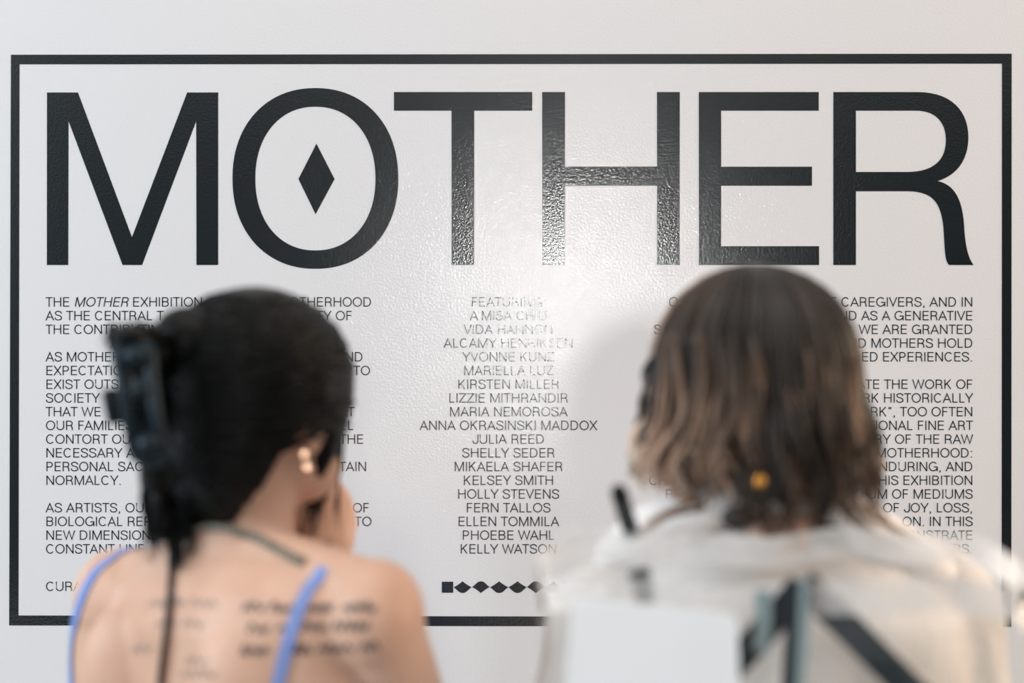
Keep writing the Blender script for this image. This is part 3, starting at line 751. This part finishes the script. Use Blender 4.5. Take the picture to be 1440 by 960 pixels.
front = interp([pts[-1], W1((.06, .06, 1.375)), W1((0, .085, 1.345)), W1((-.06, .05, 1.37)), pts[0]], 30)[1:-1]
for p in front: nk.ell(p, .0042, seg=8, rings=6)
nk.build('necklace', M['necklace'], p1)['label'] = 'grey green beaded necklace'
cdm = MB()
q = interp([Vector((x, y, 0)) for x, y in ((246, 770), (244, 800), (241, 840), (237, 880), (232, 920), (228, 962), (226, 1000))], 70)
base = []
for i, v in enumerate(q):
    h = onto(t1, v.x, v.y, .004); base.append(h[0] if h else P(v.x, v.y, 1.46))
base = smooth_pts(base, 6)
for ph in (0, 2.1, 4.2):
    cdm.tube([p+Vector((math.cos(i*.75+ph)*.0016, math.sin(i*.75+ph)*.0014, 0)) for i, p in enumerate(base)], .0019, 6)
cdm.build('cord', M['cord'], p1)['label'] = 'thin black braided cord hanging down the spine'
def scribble(mb, x0, x1, yb, amp, seedv, wid, slope=0.0, dens=1.0):
    rnd = random.Random(seedv); x = x0; cur = []
    while x < x1:
        ln = rnd.uniform(22, 52); wpts = []
        n = max(3, int(ln/5*dens))
        for i in range(n+1):
            u = i/n; h = amp*(1 if i % 2 else -.25)*rnd.uniform(.5, 1.3)
            wpts.append(Vector((x+u*ln+rnd.uniform(-2, 2), yb+slope*(x-x0)-h, 0)))
        pts = []; nr = []
        for v in interp(wpts, n*6):
            h = onto(t1, v.x, v.y, .0002)
            if h: pts.append(h[0]); nr.append(h[1])
        if len(pts) > 3: ribbon(mb, pts, nr, wid, .0003)
        x += ln+rnd.uniform(6, 13)
tm = MB()
scribble(tm, 342, 528, 857, 9, 3, .0031); scribble(tm, 350, 506, 887, 9, 8, .0031, -.03); scribble(tm, 338, 540, 918, 9, 5, .0031, -.03)
tm.build('tattoo', M['ink'], p1)['label'] = 'three lines of script tattooed on the right shoulder blade'
for (x0, x1, y, s_) in ((186, 206, 915, 1), (210, 300, 850, 2), (220, 290, 880, 4), (256, 280, 950, 6), (262, 284, 930, 7)):
    tm = MB(); scribble(tm, x0, x1, y, 9, s_, .0028)
    tm.build('tattoo', M['ink_pale'], p1)['label'] = 'pale faded tattoo mark beside the spine'
for (x, y) in ((428, 638), (432, 656)):
    c = front_of(t1, P(x, y, 1.60), .004)
    e = MB(); nv = Vector((.124, -.99, .072)).normalized()
    e.tube([c+nv*-.002, c+nv*.001, c+nv*.0022], [.0042, .0052, .0040], 12); e.build('earring', M['gold'], p1, smooth=False)

# ---- right person: long highlighted brown hair, white shirt
TB = math.radians(-4); THB = math.radians(-22)
ORG2 = (.288, 1.565, 0)
HC2 = Vector((.262, 1.545, 1.545))
body2, W2, H2, R2 = make_body(ORG2, TB, THB, HC2, -.004, arm_r=((.225, -.01, 1.05), (.215, .1, .83)), arm_l=((-.225, -.01, 1.05), (-.215, .1, .83)), scale=1.04)
for s_ in (-1, 1):
    o_ = W2((s_*.215, .1, .83)); fz2 = (W2((s_*.2, .17, .76))-o_).normalized(); fy2 = Vector((-s_*.9, .3, 0)); fy2 = (fy2-fz2*fy2.dot(fz2)).normalized()
    hand(body2, o_, fy2.cross(fz2), fy2, fz2, 1 if s_ > 0 else -1, (.35, .35, .4, .45))
me2 = body2.fused(.0042, 9)
p2 = link('person', me2, M['skin_fair'])
tag(p2, 'person with long wavy brown hair and a cream shirt, carrying a clear plastic bag', 'person')
eyes(p2, H2, R2)
trousers(p2, W2, M['denim']); shoes(p2, W2)
sh = MB()
sr = .004
sh.loft([(.82, .205, .145, 0), (.95, .20, .14, 0), (1.08, .195, .132, 0), (1.2, .208, .136, 0), (1.30+sr, .215, .128, -.005), (1.335+sr, .182, .108, -.008), (1.358+sr, .15, .088, -.008), (1.375+sr, .095, .07, -.006), (1.40+sr, .07, .066, -.006)], seg=48, fn=lambda p: W2(p))
for s_ in (-1, 1):
    sh.cap(W2((s_*.04, -.03, 1.388+sr)), W2((s_*.175, -.012, 1.332+sr)), .034, .043)
    sh.ell(W2((s_*.180, -.005, 1.296+sr)), (.066, .07, .068))
    sh.chain([W2((s_*.188, -.005, 1.295+sr)), W2((s_*.232, -.01, 1.06)), W2((s_*.226, .07, .90))], [.064, .055, .045])
sme = sh.fused(.006, 8)
for v in sme.vertices:
    n_ = noise.noise(v.co*9+Vector((3, 1, 2)))*.010+noise.noise(v.co*22)*.003
    v.co += v.normal*n_
shirt = link('shirt', sme, M['cream'], p2)
shirt['label'] = 'loose cream shirt'
t2 = bvh(sme)
# white collar folds under the hair
cl = MB()
for s_ in (-1, 1):
    cl.chain([W2((s_*.03, -.07, 1.425+.020)), W2((s_*.085, -.055, 1.408+.020-(.028 if s_ > 0 else 0))), W2((s_*.15, -.045, 1.378+.020-(.035 if s_ > 0 else 0))), W2((s_*.185, -.03, 1.352+.020-(.035 if s_ > 0 else 0)))], [.018, .028, .028, .02])
cl.chain([W2((-.05, -.078, 1.42+.020)), W2((0, -.088, 1.415+.020)), W2((.05, -.078, 1.42+.020))], [.014, .016, .014])
link('collar', cl.fused(.005, 5), M['white_cotton'], p2)['label'] = 'bunched white collar'

hb = MB()
h2 = HC2+Vector((0, -.008, .020))
AX = (.108, .118, .113)
def hp(az, th, off=0.0):
    a = math.radians(az); q = Vector(((AX[0]+off)*math.sin(th)*math.sin(a), -(AX[1]+off)*math.sin(th)*math.cos(a), (AX[2]+off)*math.cos(th)))
    return h2+q
# dense inner volume: cap and falling curtain, open towards the face
vs = []; fs = []; tn = []
NA, NZ = 72, 22
FRONT = 62                                    # face opening half-angle each side of the facing direction
HANG = [(-180, .11), (-100, .105), (-60, .100), (-25, .112), (-8, .150), (28, .152), (42, .128), (80, .125), (120, .11), (180, .11)]
def hang(az): return table(az, HANG)
def curtain(az, s_, off=0.0):
    """s_ 0 crown .. 1 tip along the outline of the hair at azimuth az (world azimuth from the camera side)"""
    if s_ < .45: return hp(az, s_/.45*math.radians(92), off)
    u = (s_-.45)/.55; a = math.radians(az)
    p = hp(az, math.radians(92), off)
    f = 1+.09*math.sin(u*2.7)
    return Vector((h2.x+(p.x-h2.x)*f, h2.y+(p.y-h2.y)*f, p.z-u*hang(az)))
def face_gap(az):
    d = (az-(180-math.degrees(THB)*0-(-math.degrees(THB)))+180) % 360-180   # facing azimuth
    return abs(d)
FACE = 180+math.degrees(THB)*-1               # her face turns towards the picture's left
def gap(az): return abs((az-FACE+180) % 360-180)
for inner in (0, 1):
    for i in range(NZ+1):
        for k in range(NA):
            az = 360*k/NA; g = gap(az); lim = .95 if g > 60 else (.40+.55*max(0, (g-38)/22) if g > 38 else .40)
            u = .01+lim*.93*i/NZ
            p = curtain(az, u, -.004-(.02 if inner else 0)+noise.noise(Vector((az*.09, u*4, 0)))*.004)
            vs.append(p); tn.append(.12+.1*(i/NZ))
n1 = (NZ+1)*NA
for i in range(NZ):
    for k in range(NA):
        k2 = (k+1) % NA
        fs.append((i*NA+k, i*NA+k2, (i+1)*NA+k2, (i+1)*NA+k)); fs.append((n1+i*NA+k, n1+(i+1)*NA+k, n1+(i+1)*NA+k2, n1+i*NA+k2))
for k in range(NA):
    k2 = (k+1) % NA; fs.append((NZ*NA+k, NZ*NA+k2, n1+NZ*NA+k2, n1+NZ*NA+k))
fs.append(tuple(range(NA-1, -1, -1)))
hb.add(vs, fs, tn)
rnd = random.Random(11)
clumps = [(rnd.uniform(0, 360), rnd.gauss(0, 1), rnd.uniform(0, 6.28), rnd.uniform(.85, 1.12), rnd.uniform(-1, 1)) for _ in range(150)]
for (az, tone0, ph, ln, curl) in clumps:
    if gap(az) < 46: continue
    leftness = max(0, -math.sin(math.radians(az)))          # picture-left side carries the lighter lengths
    light = .15+.20*tone0+.22*leftness
    for j in range(10):
        a = az+rnd.gauss(0, 2.2); o0 = rnd.uniform(-.002, .006); L_ = ln*rnd.uniform(.9, 1.08)
        pts = []; n = 13
        for i in range(n):
            s_ = .03+.97*i/(n-1)
            p = curtain(a, min(s_, 1), o0)
            if s_ > .45:
                u = (s_-.45)/.55
                p = curtain(a, .45+.55*u, o0); p.z -= u*(L_-1)*.10
                ar = math.radians(a); rad = Vector((math.sin(ar), -math.cos(ar), 0)); tan = Vector((math.cos(ar), math.sin(ar), 0))
                wv = .015*u*(1+.4*curl)
                p += tan*math.sin(u*7.0+ph)*wv+rad*math.cos(u*6.2+ph*1.3)*wv*.9
                if u > .8: p += rad*(u-.8)*.035*(curl-.1)
            pts.append(p)
        def tone(n_, b0=light+rnd.gauss(0, .05)):
            return [max(0, min(1, b0-.12+max(0, (i/(n_-1)-.36))*(.42+.45*leftness))) for i in range(n_)]
        strand(hb, pts, rnd.uniform(.0014, .0030), 18, 4, tone)
def lock(pix, count, spread, r, t0, t1_, jitter=.0008):
    for j in range(count):
        dx, dy, dz = rnd.gauss(0, spread), rnd.gauss(0, spread*.4), rnd.gauss(0, spread*.5)*K*1.4
        pts = [P(x+dx*(1 if i else .5), y+dy, Y)+Vector((0, dz, 0)) for i, (x, y, Y) in enumerate(pix)]
        b0 = rnd.gauss(0, .05)
        strand(hb, pts, r*rnd.uniform(.7, 1.2), 18, 4, lambda n_: [max(0, min(1, b0+t0+(t1_-t0)*i/(n_-1))) for i in range(n_)], jitter)
# loose lengths and flicks seen in the photo
lock([(985, 640, 1.45), (968, 690, 1.44), (985, 715, 1.435), (940, 725, 1.435), (905, 752, 1.435)], 10, 5, .0013, .6, .85)
lock([(1040, 640, 1.43), (1010, 690, 1.43), (960, 712, 1.43), (915, 735, 1.435), (900, 755, 1.435)], 8, 5, .0013, .55, .82)
lock([(935, 540, 1.50), (945, 590, 1.49), (925, 640, 1.48), (945, 680, 1.47), (952, 705, 1.47)], 12, 8, .0014, .6, .9)
lock([(950, 620, 1.46), (930, 650, 1.455), (945, 685, 1.45), (962, 705, 1.45), (972, 690, 1.445)], 9, 5, .0014, .6, .9)
lock([(1000, 640, 1.44), (985, 675, 1.435), (960, 700, 1.44), (945, 690, 1.445)], 8, 5, .0014, .5, .85)
for x0, a, b_ in ((985, .55, .8), (950, .6, .9), (1008, .4, .7), (968, .35, .8), (1030, .3, .75), (935, .6, .9)):
    yb = 1.404+.0000028*(x0-1070)**2
    lock([(x0-2, 470, yb+.006), (x0+6, 530, yb), (x0+2+rnd.uniform(-8, 8), 585, yb), (x0-18, 625, yb+.004), (x0-34+rnd.uniform(-8, 8), 660, yb+.01), (x0-20, 690, yb+.016)], 8, 5, .0017, a, min(1, b_+.15))
for k in range(34):
    x0 = rnd.uniform(960, 1215); y0 = rnd.uniform(470, 600); dx = rnd.uniform(-14, 14); Yh = 1.404+.0000028*(x0-1070)**2
    lock([(x0, y0, Yh), (x0+dx, y0+45, Yh), (x0+dx*.2, y0+85, Yh), (x0-dx*1.2, y0+125, Yh)], 5, 3, .0015, rnd.uniform(.3, .55), rnd.uniform(.6, 1.0))
lock([(1010, 620, 1.43), (1020, 650, 1.43), (1035, 680, 1.43), (1050, 668, 1.43), (1085, 690, 1.43), (1095, 720, 1.43)], 6, 3, .0015, .5, .85)
lock([(1120, 560, 1.43), (1130, 600, 1.43), (1125, 640, 1.43), (1105, 690, 1.43), (1108, 730, 1.43)], 6, 4, .0015, .4, .85)
lock([(1185, 570, 1.43), (1195, 610, 1.43), (1185, 650, 1.43), (1205, 690, 1.44)], 7, 5, .0015, .4, .75)
lock([(1220, 600, 1.47), (1232, 660, 1.47), (1225, 700, 1.47), (1250, 735, 1.46), (1275, 752, 1.46)], 9, 6, .0014, .5, .75)
lock([(1190, 640, 1.44), (1195, 690, 1.43), (1222, 725, 1.43), (1262, 745, 1.43), (1290, 762, 1.43)], 8, 5, .0013, .5, .8)
lock([(1160, 660, 1.435), (1172, 700, 1.435), (1205, 735, 1.435), (1230, 755, 1.435)], 8, 6, .0014, .35, .75)
lock([(1070, 660, 1.43), (1060, 700, 1.43), (1078, 740, 1.43)], 12, 12, .002, .1, .35)
lock([(1130, 660, 1.43), (1140, 700, 1.43), (1125, 740, 1.43)], 14, 14, .002, .05, .3)
lock([(920, 500, 1.52), (912, 518, 1.53), (911, 536, 1.53), (922, 556, 1.53)], 10, 3, .002, .05, .15)
for k in range(40):                          # flyaways round the crown
    az = rnd.uniform(-110, 110); q = [hp(az+rnd.gauss(0, 6)*i, math.radians(8+i*14), .002+.0035*i*rnd.random()) for i in range(5)]
    strand(hb, q, .0006, 12, 4, lambda n_: [.45]*n_)
hair2 = hb.build('hair', M['brown_hair'], p2, tones=True)
hair2['label'] = 'shoulder-length wavy brown hair with caramel lengths'
e = MB(); c = P(1070, 678, 1.405); e.ell(c, (.008, .007, .0085)); e.tube([c+Vector((0, 0, .008)), c+Vector((0, .004, .018)), c+Vector((0, .01, .022))], .0012, 6)
e.build('earring', M['amber'], p2)['label'] = 'amber drop earring caught in the hair'
for x, y, rx, ry in ((1040, 728, 26, 18), (1172, 752, 22, 16)):
    tg = MB(); tg.ell(P(x, y, 1.427), (rx*K*1.427, .010, ry*K*1.427), seg=16, rings=10)
    tg.build('neckband', M['leather'], p2)['label'] = 'black neckband at the nape'

# ------------------------------------------------------------------ clear plastic bag on the back
BX = .251; BY = 1.325
bag = empty('clear_bag', (BX, 1.355, 1.00))
tag(bag, 'large clear plastic tote worn on the back over the cream shirt', 'bag')
def bag_pt(t, z, grow=0.0):
    e = 5.0; c, n_ = math.cos(t), math.sin(t)
    hw = .226+grow; hd = .048+grow*.6
    x = hw*math.copysign(abs(c)**(2/e), c); y = hd*math.copysign(abs(n_)**(2/e), n_)
    return Vector((BX+x, BY+y, z))
def rim_z(x, y): return 1.396+(y-BY)*.33-max(0, abs(x-BX)-.20)*.4+.004*math.sin(x*23)+.003*math.sin(x*51+y*40)
def shell(z0, z1, rows, grow=0.0, crumple=.005):
    mb = MB(); seg = 120; vs = []; fs = []
    for i in range(rows+1):
        for k in range(seg):
            t = 2*math.pi*k/seg; u = i/rows
            p = bag_pt(t, 0, grow); zt = rim_z(p.x, p.y)
            z = (zt-z0)+(z0-z1)*u if False else zt-(z0+(z1-z0)*u)
            p = bag_pt(t, z, grow)
            q = noise.noise(Vector((p.x*9, p.y*9, p.z*12)))*crumple+noise.noise(Vector((p.x*26, p.y*20, p.z*30)))*crumple*.4
            d = Vector((p.x-BX, (p.y-BY)*3, 0)); d = d.normalized() if d.length else Vector((0, -1, 0))
            vs.append(p+d*q*(.3 if i == 0 else 1))
    for i in range(rows):
        for k in range(seg):
            k2 = (k+1) % seg; fs.append((i*seg+k, i*seg+k2, (i+1)*seg+k2, (i+1)*seg+k))
    mb.add(vs, fs); return mb
def bag_part(name, mb, m, parent=bag, label=None, th=0, smooth=True):
    o = child(name, mb, m, parent, label, smooth)
    if th: q = o.modifiers.new('thickness', 'SOLIDIFY'); q.thickness = th
    return o
bag_part('body', shell(.025, .36, 26), M['plastic'], label='transparent plastic body')
bag_part('rim', shell(-.004, .026, 8, .001, .007), M['plastic_rim'], label='cloudy folded plastic edge')
# base panel
mb = MB(); ring_ = [bag_pt(2*math.pi*k/60, 1.02) for k in range(60)]
mb.add(ring_, [tuple(range(60))]); bag_part('base', mb, M['plastic'])
# handle end with rivet
mb = MB(); a = P(870.5, 692, 1.376); b_ = P(890, 757, 1.376); ax = (b_-a).normalized()
pts = []; nr = []
for i in range(12):
    pts.append(a+(b_-a)*i/11); nr.append(Vector((0, -1, 0)))
ribbon(mb, pts, nr, .0165, .003)
mb2 = MB(); mb2.v = mb.v; mb2.f = mb.f; mb2.t = mb.t
R_ = Matrix.Rotation(math.radians(90), 3, 'X')
mb2.tube([a+Vector((0, -.003, 0)), a], [.00825, .00825], 20)
tab = child('handle_tab', mb2, M['leather'], bag, 'black upright handle end')
rv = MB(); c = P(887.5, 746, 1.373)
rv.tube([c, c+Vector((0, -.0015, 0)), c+Vector((0, -.0026, 0))], [.0048, .0048, .0032], 20)
o = rv.build('rivet', M['rivet'], smooth=False); o.parent = tab; o.matrix_parent_inverse = tab.matrix_parent_inverse.copy()
o['label'] = 'silver rivet'
# straps lying against the shirt, seen through the plastic
def web(pix, Ys, wid, m, label=None, thick=.002):
    mb = MB(); q = interp([P(x, y, Y) for (x, y), Y in zip(pix, Ys)], 24)
    ribbon(mb, q, [Vector((0, -1, 0))]*24, wid, thick); child('strap', mb, m, bag, label)
YS = 1.2815
web([(1128, 818), (1180, 870), (1240, 930), (1320, 1010), (1400, 1100)], [YS]*5, .0275, M['black_web'])
web([(1128, 822), (1090, 868), (1040, 925), (980, 990), (900, 1080)], [YS-.003]*5, .026, M['black_web'])
web([(1124, 815), (1121, 870), (1117, 930), (1112, 1000), (1106, 1080)], [YS-.006]*5, .020, M['black_web'])
web([(1131, 815), (1129, 870), (1126, 930), (1122, 1000), (1116, 1080)], [1.2720]*5, .0085, M['grey_web'], 'pale grey vertical webbing')
web([(1073, 830), (1073, 860), (1072, 890), (1068, 915)], [1.2725]*4, .014, M['grey_web'], 'pale grey short webbing')
web([(898, 800), (903, 825), (908, 848)], [1.288]*3, .019, M['black_web'], 'dark teal short webbing')

# white card in front of the bag
mb = MB()
cn = [(805, 838), (1036, 863), (1043, 1090), (786, 1090)]
Yc = 1.262
def rounded(c, r=14, n=6):
    out = []
    for i in range(4):
        p = Vector((*c[i], 0)); a = Vector((*c[i-1], 0)); b_ = Vector((*c[(i+1) % 4], 0))
        p0 = p+(a-p).normalized()*r; p1_ = p+(b_-p).normalized()*r
        for k in range(n+1):
            t = k/n; out.append((p0*(1-t)**2+p*2*t*(1-t)+p1_*t*t))
    return out
rp = rounded(cn)
mb.poly([(lambda q: (q.x, q.z))(P(v.x, v.y, Yc)) for v in rp], Yc-.004, Yc)
o = mb.build('white_card', M['card'], smooth=False)
tag(o, 'blank white card with rounded corners in front of the clear plastic bag', 'card')
